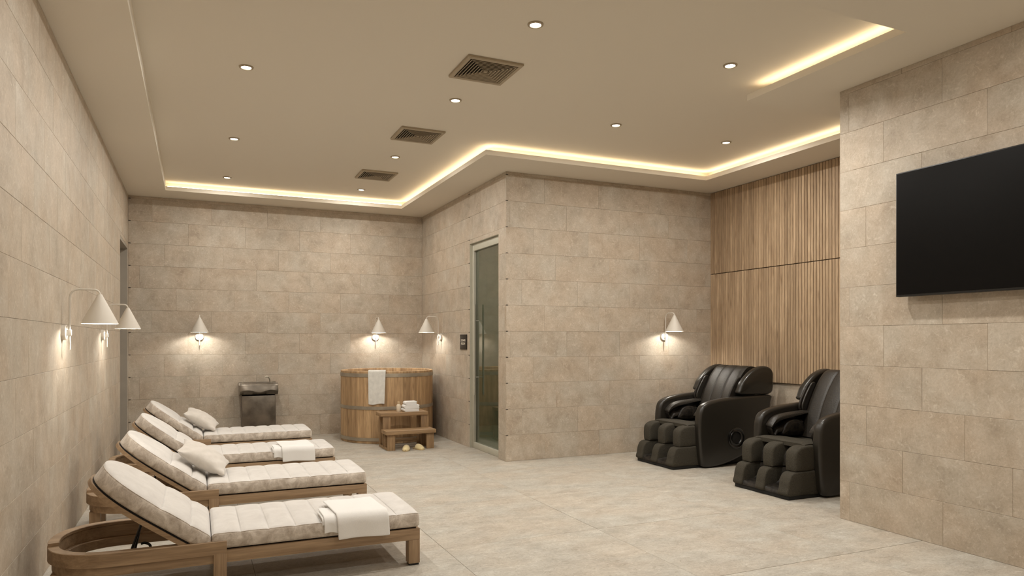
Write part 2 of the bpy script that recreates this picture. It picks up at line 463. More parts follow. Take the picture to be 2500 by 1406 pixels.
# ceiling: soffit with a stepped recess, LED trough behind the lip
def region(cells_open, xs, ys):
    def is_open(i, j): return 0 <= i < len(xs)-1 and 0 <= j < len(ys)-1 and cells_open((xs[i]+xs[i+1])/2, (ys[j]+ys[j+1])/2)
    return is_open
def in_rec(x, y, dl=0, dn=0, d=0):
    return ((-.36-dl < x < 2.79+d and 3.04-dn < y < 10.2+d) or (-.36-dl < x < 4.12+d and 3.04-dn < y < 6.86+d)
            or (4.0 < x < 5.70+d and 4.45-d < y < 6.86+d))
xs = [XL-.1, -.36, 2.79, 4.12, 5.70, XR+.1]; ys = [YN-.1, 3.04, 4.45, 6.86, 10.2, YB+.1]
bm = bmesh.new()
op = region(lambda x, y: in_rec(x, y), xs, ys)
def quad(bm, *p): return bm.faces.new([bm.verts.new(q) for q in p])
for i in range(len(xs)-1):
    for j in range(len(ys)-1):
        if op(i, j): continue
        x0, x1, y0, y1 = xs[i], xs[i+1], ys[j], ys[j+1]
        for z in (H, H+LIP): quad(bm, (x0, y0, z), (x1, y0, z), (x1, y1, z), (x0, y1, z))
        for (di, dj, a, b_) in ((-1, 0, (x0, y0), (x0, y1)), (1, 0, (x1, y0), (x1, y1)), (0, -1, (x0, y0), (x1, y0)), (0, 1, (x0, y1), (x1, y1))):
            if op(i+di, j+dj): quad(bm, (*a, H), (*b_, H), (*b_, H+LIP), (*a, H+LIP))
bmesh.ops.remove_doubles(bm, verts=bm.verts, dist=1e-5)
tag(obj('ceiling', bm, M['ceil']), kind='structure')
D = .13
xs = [XL-.1, -.36, 2.79+D, 4.12+D, 5.70+D, XR+.1]; ys = [YN-.1, 3.04, 4.45-D, 6.86+D, 10.2+D, YB+.1]
op = region(lambda x, y: in_rec(x, y, 0, 0, D), xs, ys)
bm = bmesh.new()
quad(bm, (XL-.1, YN-.1, U), (XR+.1, YN-.1, U), (XR+.1, YB+.1, U), (XL-.1, YB+.1, U))
quad(bm, (XL-.1, YN-.1, U+.1), (XR+.1, YN-.1, U+.1), (XR+.1, YB+.1, U+.1), (XL-.1, YB+.1, U+.1))
for i in range(len(xs)-1):
    for j in range(len(ys)-1):
        if op(i, j): continue
        x0, x1, y0, y1 = xs[i], xs[i+1], ys[j], ys[j+1]
        for (di, dj, a, b_) in ((-1, 0, (x0, y0), (x0, y1)), (1, 0, (x1, y0), (x1, y1)), (0, -1, (x0, y0), (x1, y0)), (0, 1, (x0, y1), (x1, y1))):
            if op(i+di, j+dj): quad(bm, (*a, H+LIP*.9), (*b_, H+LIP*.9), (*b_, U), (*a, U))
tag(obj('ceiling_recess', bm, M['ceil'], recalc=False), kind='structure')

# LED strips lying in the trough
def led(x0, x1, y0, y1, label):
    bm = bmesh.new(); box(bm, x0, x1, y0, y1, H+LIP+.001, H+LIP+.013)
    o = obj('led_strip', bm, M['led'])
    tag(o, label, 'light strip', 'cove light strips around the ceiling recess')
led(-.34, 2.83, 10.245, 10.265, 'warm light strip in the ceiling cove above the far back wall')
led(2.835, 2.855, 6.92, 10.24, 'warm light strip in the ceiling cove running above the steam room door')
led(2.86, 5.74, 6.905, 6.925, 'warm light strip in the ceiling cove above the alcove stone wall')
led(5.745, 5.765, 4.42, 6.90, 'warm light strip in the ceiling cove above the wooden slats')
led(4.165, 4.185, 3.08, 4.36, 'short warm light strip in the ceiling above the television wall')

# corner trims with dark joint notches
def corner_trim(name, x, y, w, d, ax):
    bm = bmesh.new()
    for k in range(1, 12):
        z = k*ROW
        box(bm, x, x+w, y, y+d, z-.0035, z+.0035)
    return tag(obj(name, bm, M['gap']), kind='structure')
corner_trim('trim_1', XS-.004, YS-.004, .026, .01, 0)
corner_trim('trim_2', XS-.004, SD[1]+.002, .008, .03, 1)
corner_trim('trim_3', XL+.0, YB-.006, .028, .008, 0)

# left doorway: grey frame and a closed grey door deep in it
bm = bmesh.new()
box(bm, XL-.30, XL-.002, LD[1]-.001, LD[1]+.04, 0, 2.67); box(bm, XL-.30, XL-.002, LD[0]-.04, LD[0]+.001, 0, 2.67)
box(bm, XL-.30, XL-.002, LD[0]-.04, LD[1]+.04, 2.63, 2.71)
tag(obj('trim_4', bm, M['framegrey']), kind='structure')
bm = bmesh.new(); box(bm, XL-.30, XL-.25, LD[0], LD[1], 0, 2.63, bev=.003)
tag(obj('door_1', bm, M['door'], None, 40), kind='structure')

# steam room doorway: metal frame, glass leaf, bar handle
bm = bmesh.new()
y0, y1 = SD[0], SD[1]
box(bm, XS+.035, XS+.11, y1-.055, y1-.001, 0, 2.665, bev=.002); box(bm, XS+.035, XS+.11, y0+.001, y0+.05, 0, 2.665, bev=.002)
box(bm, XS+.035, XS+.11, y0+.05, y1-.055, 2.575, 2.665, bev=.002); box(bm, XS+.035, XS+.11, y0+.05, y1-.055, .001, .075, bev=.002)
# stone reveal lining of the opening
tag(obj('trim_5', bm, M['frame'], None, 40), kind='structure')
bm = bmesh.new()
box(bm, XS+.002, XS+.125, y1-.002, y1+.02, 0, 2.67); box(bm, XS+.002, XS+.125, y0-.02, y0+.002, 0, 2.67); box(bm, XS+.002, XS+.125, y0, y1, 2.668, 2.69)
tag(obj('trim_6', bm, M['frame']), kind='structure')
bm = bmesh.new(); box(bm, XS+.066, XS+.076, y0+.048, y1-.053, .076, 2.574)
gd = tag(obj('door_2', bm, M['glass']), kind='structure')
bm = bmesh.new()
for sx in (XS+.006,):
    tube(bm, [(sx, 8.47, .70), (sx, 8.47, 1.87)], .012, 14)
for z in (.93, 1.66):
    tube(bm, [(XS+.006, 8.47, z), (XS+.067, 8.47, z)], .007, 10)
obj('door_handle', bm, M['handle'], gd, 40)
# steam room inner shell
bm = bmesh.new()
for q in (((XS+.13, YS+.13, .001), (XR, YS+.13, .001), (XR, YB, .001), (XS+.13, YB, .001)),
          ((XR-.01, YS+.13, 0), (XR-.01, YB, 0), (XR-.01, YB, H), (XR-.01, YS+.13, H)),
          ((XS+.13, YB-.01, 0), (XR, YB-.01, 0), (XR, YB-.01, H), (XS+.13, YB-.01, H)),
          ((XS+.13, YS+.13, 0), (XR, YS+.13, 0), (XR, YS+.13, H), (XS+.13, YS+.13, H))): quad(bm, *q)
tag(obj('wall_steam_inner', bm, M['darkroom'], recalc=False), kind='structure')

l = bpy.data.lights.new('steam_room_glow', 'AREA'); l.shape = 'DISK'; l.size = .2; l.energy = 26; l.color = (1, 1, .88)  # added fill light, no fitting modelled; brightens the interior behind the glass
link(bpy.data.objects.new('steam_room_glow', l)).location = (4.6, 8.6, H-.02)

# ------------------------------------------------------------------ oak slat panels on the right wall
def slat_panel(z0, z1, label):
    t = thing('slat_panel', (XR, (YT+YS)/2, z0), 0, label, 'wall panel', 'oak slat wall panels')
    bm = bmesh.new(); box(bm, -.012, .0, -(YS-YT)/2, (YS-YT)/2, 0, z1-z0)
    obj('backing_board', bm, M['slatback'], t)
    bm = bmesh.new(); rn = []; p = .0417; n = int((YS-YT)/p)
    for i in range(n):
        y = (YS-YT)/2-(i+1)*p
        k0 = len(bm.faces); box(bm, -.034, -.012, y+.0055, y+p, .001, z1-z0-.004, bev=.0015, seg=1)
        rn += [random.random()]*(len(bm.faces)-k0)
    o = obj('slats', bm, M['slat'], t, recalc=False); set_rnd(o, rn)
slat_panel(.905, 2.283, 'lower oak slat wall panel behind the black massage chairs')
slat_panel(2.287, H-.002, 'upper oak slat wall panel just below the ceiling')

# ------------------------------------------------------------------ television
t = thing('tv', (XT, 2.66, 1.712), 0, 'large black flat television mounted on the right stone wall', 'television')
bm = bmesh.new(); box(bm, -.085, -.04, -.78, .78, 0, .88, bev=.004); obj('casing', bm, M['bezel'], t, 40)
bm = bmesh.new(); box(bm, -.0865, -.0835, -.772, .772, .014, .872); obj('screen', bm, M['screen'], t)
bm = bmesh.new(); box(bm, -.042, -.003, -.3, .3, .25, .65, bev=.004); obj('wall_bracket', bm, M['black'], t, 40)

# ------------------------------------------------------------------ ceiling downlights
DL = [(.35, 4.15), (.35, 5.70), (.36, 7.77), (.365, 9.65), (2.04, 4.15), (2.05, 5.74), (2.06, 7.79), (2.08, 9.67),  # first entry is out of view, added to light the nearest lounger
      (3.685, 4.16), (3.70, 5.765), (5.075, 5.79)]
DLAB = ['ceiling downlight above the nearest lounger, out by the left ceiling step',
        'round ceiling downlight nearest the upper left, left of the air vents', 'middle ceiling downlight of the left row', 'farthest ceiling downlight of the left row, by the back wall cove',
        'ceiling downlight at the top centre, nearest the camera', 'ceiling downlight between the nearest and middle air vents', 'ceiling downlight between the middle and farthest air vents', 'small ceiling downlight beyond the farthest air vent',
        'ceiling downlight at the upper right beside the short light strip', 'ceiling downlight above the alcove stone wall, right of centre', 'ceiling downlight over the massage chairs near the slat wall']
def mk_downlight():
    t = thing('downlight', (0, 0, U), 0, '', 'downlight', 'recessed ceiling downlights')
    bm = bmesh.new(); lathe(bm, [(.036, -.003), (.038, -.009), (.044, -.011), (.052, -.007), (.053, -.0005), (.036, -.0005)], 40)
    obj('bezel', bm, M['vent'], t, 50)
    bm = bmesh.new(); bmesh.ops.create_circle(bm, cap_ends=True, radius=.0355, segments=40, matrix=Matrix.Translation((0, 0, -.004)))
    obj('lens', bm, M['lens'], t, recalc=False)
    return t
d0 = mk_downlight(); DLP = {}
for i, ((x, y), lab) in enumerate(zip(DL, DLAB)):
    if i == 0: d0.location = (x, y, U); d0['label'] = lab; r = d0
    else: r = dup(d0, (x, y, U), 0, lab)
def downlamp(x, y, z, e, spread=180, size=.066, col=(1, .955, .88)):
    l = bpy.data.lights.new('downlight_glow', 'AREA'); l.shape = 'DISK'; l.size = size; l.energy = e; l.color = col
    l.spread = math.radians(spread)
    o = link(bpy.data.objects.new('downlight_glow', l)); o.location = (x, y, z)
    return o
E0 = 15.5
for i, (x, y) in enumerate(DL): downlamp(x, y, U-.013, E0*(1.0 if x < 1 else .85 if i == 4 else 1.15 if x < 2.5 else 1.6), 152 if i == 8 else 180)
# out-of-view downlights added to brighten the near room and the television wall
for i, (x, y) in enumerate([(.35, 1.6), (2.05, 1.6), (3.7, 1.6), (1.2, -.4), (3.2, -.4)]):
    dup(d0, (x, y, H), 0, ['downlight in the lower ceiling over the left side of the camera', 'downlight in the lower ceiling ahead of the camera', 'downlight in the lower ceiling beside the television',
                           'downlight in the lower ceiling behind the camera, left', 'downlight in the lower ceiling behind the camera, right'][i])
    downlamp(x, y, H-.013, E0*(1.7 if x > 3 else .5))

# ------------------------------------------------------------------ air vents
def mk_vent():
    t = thing('ceiling_vent', (0, 0, U), 0, '', 'air vent', 'square ceiling air vents')
    a = .222
    bm = bmesh.new()
    def sq(r, z): return [Vector((-r, -r, z)), Vector((r, -r, z)), Vector((r, r, z)), Vector((-r, r, z))]
    loft(bm, [sq(a, -.001), sq(a, -.016), sq(a-.006, -.022), sq(a-.030, -.020), sq(a-.034, -.001)], cap=False)
    obj('frame', bm, M['vent'], t)
    bm = bmesh.new(); quad(bm, *sq(a-.03, -.0015)); obj('backing_plate', bm, M['gap'], t, recalc=False)  # dark plate paints the shaded opening above the louvres
    bm = bmesh.new(); r = a-.040
    while r > .02:
        loft(bm, [sq(r, -.021), sq(r-.008, -.005), sq(r-.0095, -.005), sq(r-.006, -.0225), sq(r, -.0225)], cap=False)
        R = None; r -= .0235
    loft(bm, [sq(.014, -.006), sq(.014, -.02), sq(.001, -.024)], cap=True)
    obj('louvres', bm, M['vent'], t)
    return t
v0 = mk_vent()
for i, ((x, y), lab) in enumerate(zip([(2.03, 5.0), (2.045, 6.86), (2.065, 8.73)], ['square ceiling air vent nearest the camera, the largest in view', 'middle one of the three square ceiling air vents', 'smallest and farthest of the three square ceiling air vents'])):
    if i == 0: v0.location = (x, y, U); v0['label'] = lab
    else: dup(v0, (x, y, U), 0, lab)

# ------------------------------------------------------------------ cone wall lamps (local: wall at y=0, arm reaches to -y)
def mk_sconce():
    t = thing('wall_lamp', (0, 0, 0), 0, '', 'wall lamp', 'white cone wall lamps')
    bm = bmesh.new()
    prof = [(.0, 0), (.052, 0), (.052, .026), (.049, .029), (0, .030)]
    n = 36
    loft(bm, [[Vector((r*math.cos(2*PI*k/n), -d, 1.457+r*math.sin(2*PI*k/n))) for k in range(n)] for r, d in prof[1:4]])
    obj('wall_plate', bm, M['lamp'], t, 40)
    bm = bmesh.new()
    path = [(0, -.046, 1.34), (0, -.046, 1.45), (0, -.046, 1.69)]
    for k in range(1, 8):
        a = PI/2*k/8; path.append((0, -.046-.05*(1-math.cos(a)), 1.69+.062*math.sin(a)))
    path += [(0, -.10, 1.753), (0, -.19, 1.753)]
    for k in range(1, 8):
        a = PI/2*k/8; path.append((0, -.19-.035*math.sin(a), 1.753-.035*(1-math.cos(a))))
    path += [(0, -.225, 1.715), (0, -.225, 1.70)]
    tube(bm, path, .0062, 12); obj('arm', bm, M['lamp'], t, 50)
    bm = bmesh.new(); box(bm, -.010, .010, -.058, -.028, 1.435, 1.477, bev=.003); obj('arm_clamp', bm, M['lamp'], t, 40)
    bm = bmesh.new(); tube(bm, [(0, -.046, 1.345), (0, -.046, 1.395)], [.0045, .0075], 12); obj('arm_tip', bm, M['lamp'], t, 50)
    bm = bmesh.new()
    loft(bm, [[Vector((r*math.cos(2*PI*k/48), -.225+r*math.sin(2*PI*k/48), z)) for k in range(48)]
              for r, z in ((.002, 1.722), (.013, 1.722), (.016, 1.716), (.114, 1.520), (.1145, 1.518), (.112, 1.518), (.014, 1.712), (.002, 1.714))], cap=True)
    obj('lamp_shade', bm, M['lamp'], t, 30)
    bm = bmesh.new(); bmesh.ops.create_uvsphere(bm, u_segments=20, v_segments=12, radius=.022, matrix=Matrix.Translation((0, -.225, 1.598)))
    obj('bulb', bm, M['bulb'], t, 180)
    return t
s0 = mk_sconce()
SC = [((XL, 5.60, 0), PI/2, 'white cone lamp on the left wall, nearest the camera'),
      ((XL, 7.79, 0), PI/2, 'second white cone lamp on the left wall, partly behind the nearest one'),
      ((.047, YB, 0), 0, 'white cone lamp on the back wall, left of and above the steel fountain'),
      ((2.53, YB, 0), 0, 'white cone lamp on the back wall above the round wooden tub'),
      ((XS, 9.80, 0), -PI/2, 'white cone lamp on the side wall left of the steam room sign'),
      ((5.495, YS, 0), 0, 'white cone lamp on the alcove wall above the far massage chair')]
for i, (loc, rz, lab) in enumerate(SC):
    if i == 0: s0.location = loc; s0.rotation_euler = (0, 0, rz); s0['label'] = lab
    else: dup(s0, loc, rz, lab)
    l = bpy.data.lights.new('wall_lamp_glow', 'POINT'); l.energy = 10; l.color = (1, .97, .9); l.shadow_soft_size = .024
    o = link(bpy.data.objects.new('wall_lamp_glow', l))
    p = Matrix.Rotation(rz, 4, 'Z') @ Vector((0, -.225, 1.570)); o.location = Vector(loc)+p

# ------------------------------------------------------------------ sun loungers (local: origin on floor below near foot corner; x toward foot)
LW = .675
def cushion(bm, length, width, thick, seams, round_end=False, shear=0, puff=.012):
    """mesh along +x from 0 (hinge) to length; y 0..width; z 0..thick; slot 0 top, 1 side"""
    us = []
    for i in range(161): us.append(length*i/160)
    if round_end: us = [length*(1-(1-i/160)**1.0) for i in range(140)]+[length*(140/160+(20/160)*(1-(1-k/24)**2)) for k in range(1, 25)]
    us = sorted(set(round(u, 6) for u in us))
    u_extra = sorted(set([max(0, min(length, s+d)) for s in seams for d in (-.006, -.003, 0, .003, .006)]+[.003, .008, .015]+([] if round_end else [length-.003, length-.008, length-.015])))
    us = sorted(set([round(u, 5) for u in us]+[round(u, 5) for u in u_extra]))
    edges = [0]+list(seams)+[length]
    NV = 22; NB = 10; rings = []
    for u in us:
        hw = width/2
        if round_end:
            u0 = length*.42; q = max(0, (u-u0)/(length-u0)); hw = max(.012, width/2*(1-q**2.6)**(1/2.2))
        de = min(u, 9 if round_end else length-u); rr = .018
        shr = rr-math.sqrt(max(0, rr*rr-(rr-min(de, rr))**2)) if de < rr else 0
        k = max(i for i in range(len(edges)-1) if u >= edges[i]-1e-9); a, b_ = edges[k], edges[k+1]
        w = (u-a)/(b_-a); q4 = min(u-a, b_-u)
        bulge = puff*(1-(2*w-1)**4)*min(1, .45+q4*30) - (.005 if q4 < .0035 and a > 0 and u > .01 and u < length-.01 else 0)
        if round_end and k == len(edges)-2: bulge = puff*(1-max(0, 1-2*w)**4)*(1 if w < .7 else math.cos((w-.7)/.3*PI/2)**.5 if w < 1 else 0)
        ring = []
        for i in range(NV+1):   # top
            v = -1+2*i/NV; e = 1-abs(v)
            vv = v
            z = thick-.010 + bulge*.22 + (.010+bulge*.78)*min(1, (1-abs(v)**6))-shr
            ring.append((u, hw*vv-(-1 if v < 0 else 1)*(shr*.6 if abs(v) == 1 else 0), z))
        sd = [(1+.006/max(hw, .03), .82), (1+.010/max(hw, .03), .5), (1+.006/max(hw, .03), .15)]
        for s, zf in sd: ring.append((u, hw*s-shr*.5, zf*thick))
        for i in range(NB+1):
            v = 1-2*i/NB; ring.append((u, (hw-.006)*v, shr))
        for s, zf in sd[::-1]: ring.append((u, -hw*s+shr*.5, zf*thick))
        R_ = []
        for (x, y, z) in ring:
            if shear and x < .14: x = x-(1-z/thick)*shear*(1-x/.14)
            R_.append(Vector((x, y+width/2, z)))
        rings.append(R_)
    loft(bm, rings, cap=True)
    bm.faces.ensure_lookup_table()
    m = len(rings[0])
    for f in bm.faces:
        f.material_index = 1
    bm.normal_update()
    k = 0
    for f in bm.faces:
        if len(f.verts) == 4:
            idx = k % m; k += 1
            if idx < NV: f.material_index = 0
    return rings


HX, HZ, ANG = -1.200, .237, math.radians(35.6)      # hinge relative to foot end (x=0)
def mk_lounger():
    t = thing('sun_lounger', (0, 0, 0), 0, '', 'sun lounger', 'cream cushioned sun loungers in a row along the left wall')
    W = LW; L = HX
    # seat frame: side rails, foot rail, slats
    for y in (0, W-.045):
        bxobj('side_rail', (-1.93+.35, -.0, y, y+.045, .158, .228), M['lwood'], t)
    bxobj('foot_rail', (-.045, -.001, .046, W-.046, .158, .228), M['lwoodz'], t)
    bm = bmesh.new(); box(bm, -1.19, -.05, .046, W-.046, .205, .222); box(bm, -1.16, -.02, .02, W-.02, .222, .2375, mi=1)  # second, dark box paints the shade in the gap under the cushion
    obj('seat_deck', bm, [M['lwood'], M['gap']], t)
    for y in (0, W-.072):
        bm = bmesh.new(); box(bm, -.072, -.0005, y, y+.072, .012, .158, bev=.002); lg = obj('leg', bm, M['lwoodz'], t, 40)
        bm = bmesh.new(); box(bm, -.066, -.006, y+.006, y+.066, 0, .012); obj('foot_pad', bm, M['black'], lg)
    for y in (-.018, W-.052):
        bm = bmesh.new(); box(bm, -1.190, -1.122, y, y+.07, .008, .2199, bev=.002); lg = obj('leg', bm, M['lwoodz'], t, 40)
        bm = bmesh.new(); box(bm, -1.184, -1.128, y+.006, y+.064, 0, .008); obj('foot_pad', bm, M['black'], lg)
    # curved base rim around the head end
    yc, R, xc = W/2, W/2+.018, -2.025+.36
    def rim_path(off, half=None):
        pts = []; r = R-off
        far = [(-1.122, yc+r), (-1.35, yc+r), (-1.55, yc+r)]; near = [(-1.55, yc-r), (-1.35, yc-r), (-1.122, yc-r)]
        arc = []
        for k in range(1, 40):
            a = PI/2+PI*k/40; c, s = math.cos(a), math.sin(a); n = 2.25
            arc.append((xc+(R+.0-off)*math.copysign(abs(c)**(2/n), c)*1.0, yc+r*math.copysign(abs(s)**(2/n), s)))
        far.append((xc, yc+r)); near.insert(0, (xc, yc-r))
        return far+arc+near
    def rim(name, o0, o1, z0, z1, part=None, mat=M['lwood']):
        A, B = rim_path(o0), rim_path(o1)
        if part: A, B = A[part[0]:part[1]], B[part[0]:part[1]]
        bm = bmesh.new(); ch = .003
        rings = []
        for (a, b_) in zip(A, B):
            a = Vector((*a, 0)); b_ = Vector((*b_, 0)); d = (b_-a).normalized()*ch
            rings.append([Vector((p.x, p.y, z)) for p, z in ((a, z0), (a, z1-ch), (a+d, z1), (b_-d, z1), (b_, z1-ch), (b_, z0))])
        loft(bm, rings); return obj(name, bm, mat, t, 35)
    rim('head_rim', 0, .053, .212, .284)
    rim('raised_head_rim', .002, .056, .2842, .302, part=(0, 27))
    rim('head_apron', .020, .074, .158, .2118)
    for y in (.145, W-.215):
        bm = bmesh.new(); box(bm, -1.984, -1.914, y, y+.07, .008, .1579, bev=.002); lg = obj('leg', bm, M['lwoodz'], t, 40)
        bm = bmesh.new(); box(bm, -1.978, -1.920, y+.006, y+.064, 0, .008); obj('foot_pad', bm, M['black'], lg)
    # seat cushion
    bm = bmesh.new(); sl = -HX
    rings = cushion(bm, sl-.004, W, .093, [sl*k/8 for k in range(1, 8)], puff=.013)
    T = Matrix.Translation((HX, 0, .238))
    for v in bm.verts: v.co = T @ v.co
    sc = obj('seat_cushion', bm, [M['top'], M['side']], t, 60)
    # back cushion and panel: local +x (away from hinge) goes to -x and up
    BT = Matrix.Translation((HX-.052, 0, HZ+.008)) @ Matrix(((-math.cos(ANG), 0, math.sin(ANG), 0), (0, 1, 0, 0), (math.sin(ANG), 0, math.cos(ANG), 0), (0, 0, 0, 1)))
    bl = .675
    bm = bmesh.new(); rb = cushion(bm, bl, W, .09, [.125, .305], round_end=True, shear=.05, puff=.018)
    for v in bm.verts: v.co = BT @ v.co
    bc = obj('back_cushion', bm, [M['top'], M['side']], t, 60)
    def pipe(rings, T_, parent, i):
        out = []
        for s in (0, 22):
            bm = bmesh.new(); tube(bm, [T_ @ (r[s]+Vector((0, 0, .001))) for r in rings[::2]], .0014, 6)
            obj('piping', bm, M['side'], parent, 60)
    pipe(rings, T, sc, 0); pipe(rb, BT, bc, 1)
    # wooden back panel with rounded head
    def outline(inset, x0):
        pts = []
        u0 = bl*.42
        for i in range(60):
            u = x0+(bl+.012-inset-x0)*(1-(1-i/59)**1.6); q = max(0, (u-u0)/(bl+.012-inset-u0))
            hw = max(0, (LW/2+.006-inset)*(max(0, 1-q**2.6))**(1/2.2)); pts.append((u, hw))
        return pts
    def plate(name, inset, z0, z1, mat, x0):
        P_ = outline(inset, x0); loop = [Vector((u, h, 0)) for u, h in P_]+[Vector((u, -h, 0)) for u, h in P_[-2::-1]]
        bm = bmesh.new()
        loft(bm, [[BT @ Vector((p.x, p.y+LW/2, z)) for p in loop] for z in (z0, z1)])
        return obj(name, bm, mat, t, 30)
    plate('back_panel', 0, -.034, -.010, M['lwood'], .02)
    plate('back_panel_gap', .012, -.010, -.001, M['gap'], .03)  # solid dark plate painting the shade between panel and cushion
    # support struts and ratchet
    bm = bmesh.new()
    for y, u in ((.20, .335), (.235, .345)):
        top = BT @ Vector((u, y, -.034)); tube(bm, [top, (-1.625 if y < .21 else -1.600, y-.03, .185)], .007, 8)
    box(bm, -1.64, -1.585, .14, .24, .172, .19)
    tube(bm, [(-1.61, .02, .181), (-1.61, W-.02, .181)], .006, 8)
    tube(bm, [BT @ Vector((.34, .16, -.040)), BT @ Vector((.34, .28, -.040))], .009, 10)
    obj('support_strut', bm, M['black'], t, 50)
    bm = bmesh.new()
    box(bm, -1.83, -1.30, .105, .122, .195, .222)
    for k in range(4): box(bm, -1.744+k*.049, -1.731+k*.049, .105, .122, .222, .259)
    pts = [(-1.555, .114, .284), (-1.538, .114, .287), (-1.518, .114, .279), (-1.508, .114, .262), (-1.505, .114, .21)]
    tube(bm, smooth_path(pts, 4), .007, 8)
    obj('ratchet_bar', bm, M['black'], t, 50)
    return t
XF = 1.28; LY = [4.243, 5.735, 7.17, 8.70]
LLAB = ['nearest cream sun lounger with a white towel draped over its foot end', 'second sun lounger from the camera, with a cream pillow at its backrest',
        'third sun lounger from the camera, with a white towel over its side', 'farthest cream sun lounger, by the fountain, holding a pillow']
L0 = mk_lounger()
for i, y in enumerate(LY):
    if i == 0: L0.location = (XF, y, 0); L0['label'] = LLAB[0]
    else: dup(L0, (XF, y, 0), 0, LLAB[i])

# pillows
def mk_pillow(name):
    bm = bmesh.new(); n = 40; S = .2; T_ = .078
    g = {}
    for side in (1, -1):
        for i in range(n+1):
            for j in range(n+1):
                u, v = -1+2*i/n, -1+2*j/n
                h = T_*((1-u**2)**.55*(1-v**2)**.55)
                pinch = 1-.10*(1-abs(u)**1.5)*(abs(v)**6)
                pinch2 = 1-.10*(1-abs(v)**1.5)*(abs(u)**6)
                x = S*u*pinch2; y = S*v*pinch
                cr = math.exp(-((abs(u)-.85)**2+(abs(v)-.85)**2)*9)
                h += .006*math.sin(9*u+7*v*v)*cr + .003*math.sin(13*u-11*v)*(1-u*u)*(1-v*v)
                if side == -1 and (i in (0, n) or j in (0, n)): g[(side, i, j)] = g[(1, i, j)]; continue
                if i in (0, n) or j in (0, n): h = 0
                g[(side, i, j)] = bm.verts.new((x, y, side*h))
    for side in (1, -1):
        for i in range(n):
            for j in range(n):
                try: bm.faces.new([g[(side, a, b_)] for a, b_ in ((i, j), (i+1, j), (i+1, j+1), (i, j+1))])
                except ValueError: pass
    return obj(name, bm, M['pillow'], None, 180)
p0 = mk_pillow('pillow')
p0.location = (.060, 6.085, .478); p0.rotation_euler = (math.radians(6), math.radians(32), math.radians(-4))
tag(p0, 'cream pillow on the second lounger from the camera, the larger in view', 'pillow', 'cream pillows on the loungers')
p1 = p0.copy(); C.objects.link(p1); p1.location = (.062, 9.05, .478)
p1['label'] = 'small looking cream pillow on the farthest lounger by the fountain'

# draped towels on the loungers
def sheet(name, fn, nu, nv, mat, thick=.008, parent=None):
    bm = bmesh.new(); V = [[bm.verts.new(fn(i/nu, j/nv)) for j in range(nv+1)] for i in range(nu+1)]
    for i in range(nu):
        for j in range(nv): bm.faces.new((V[i][j], V[i+1][j], V[i+1][j+1], V[i][j+1]))
    o = obj(name, bm, mat, parent, 180, recalc=False)
    s = o.modifiers.new('thickness', 'SOLIDIFY'); s.thickness = thick; s.offset = 0
    d = o.modifiers.new('smooth', 'SUBSURF'); d.levels = 1; d.render_levels = 1
    return o
def drape(t, x0, x1, ytop, z_end, off, mat, name, xs=0):
    """lies on cushion top (z .342), rolls over near edge at y=0 and hangs"""
    def fn(u, v):
        flat = ytop; r = .03+off; hang = .338+off-r-z_end
        arc = r*PI/2; tot = flat+arc+hang; s = v*tot
        x = x0+(x1-x0)*u
        wob = .003*math.sin(u*9+1)*max(0, (s-flat)/tot*2)
        if s < flat: y, z = ytop-s+.018, .3465+off+.002*math.sin(u*8+s*12)
        elif s < flat+arc: a = (s-flat)/r; y, z = .018-r*math.sin(a), .3465+off-r*(1-math.cos(a))
        else: q = s-flat-arc; y, z = .018-r-wob, .3465+off-r-q
        return Vector((x+xs*(1-v)+.006*v*math.sin(u*3), y, z+.004*math.sin(u*5)*v*v))
    return sheet(name, fn, 26, 44, mat, .009 if off else .007, t)
def mk_towel(loc, label):
    t = thing('draped_towel', loc, 0, label, 'towel', 'white towels draped over loungers')
    drape(t, -.600, -.545, .16, .300, .000, M['towel'], 'inner_fold', -.0)
    drape(t, -.590, -.500, .20, .255, .010, M['towel'], 'middle_fold', -.0)
    drape(t, -.510, -.200, .34, .212, .024, M['towel'], 'outer_fold', -.03)
    return t
tw = mk_towel((XF, LY[0], 0), 'folded white towel draped over the foot of the nearest lounger')
t2 = dup(tw, (XF-.0, LY[2], 0), 0, 'folded white towel draped over the third lounger from the camera')

# ------------------------------------------------------------------ drinking fountain
t = thing('drinking_fountain', (.81, YB, 0), 0, 'steel drinking fountain cabinet standing against the back wall', 'drinking fountain')
bm = bmesh.new(); box(bm, -.222, .222, -.34, -.002, 0, .632, bev=.004); obj('cabinet', bm, M['darksteel'], t, 40)
bm = bmesh.new(); box(bm, -.212, .212, -.346, -.338, .01, .622, bev=.003); obj('front_panel', bm, M['darksteel'], t, 40)
bm = bmesh.new()
def fprof(x):
    w = -.014*math.cos(x*20)   # wavy lower lip
    return [(-.002, .640), (-.30, .640), (-.350, .652), (-.385+w*.3, .685+w), (-.398, .700+w), (-.392, .735), (-.375, .775), (-.355, .800), (-.345, .806), (-.325, .800),
            (-.30, .770), (-.10, .765), (-.08, .800), (-.002, .806)]
rings = []
for i in range(41):
    x = -.252+.504*i/40; sc_ = 1-.04*(abs(x)/.252)**6
    rings.append([Vector((x, y*sc_, z)) for y, z in fprof(x)])
loft(bm, rings); obj('basin', bm, M['darksteel'], t, 35)
bm = bmesh.new()
tube(bm, smooth_path([(.155, -.20, .76), (.152, -.22, .83), (.145, -.235, .862), (.128, -.245, .888), (.105, -.25, .893), (.088, -.25, .884)], 5), .010, 12)
obj('spout', bm, M['steel'], t, 60)
bm = bmesh.new(); tube(bm, [(.165, -.20, .765), (.165, -.20, .815)], [.016, .013], 14); obj('tap_button', bm, M['steel'], t, 50)

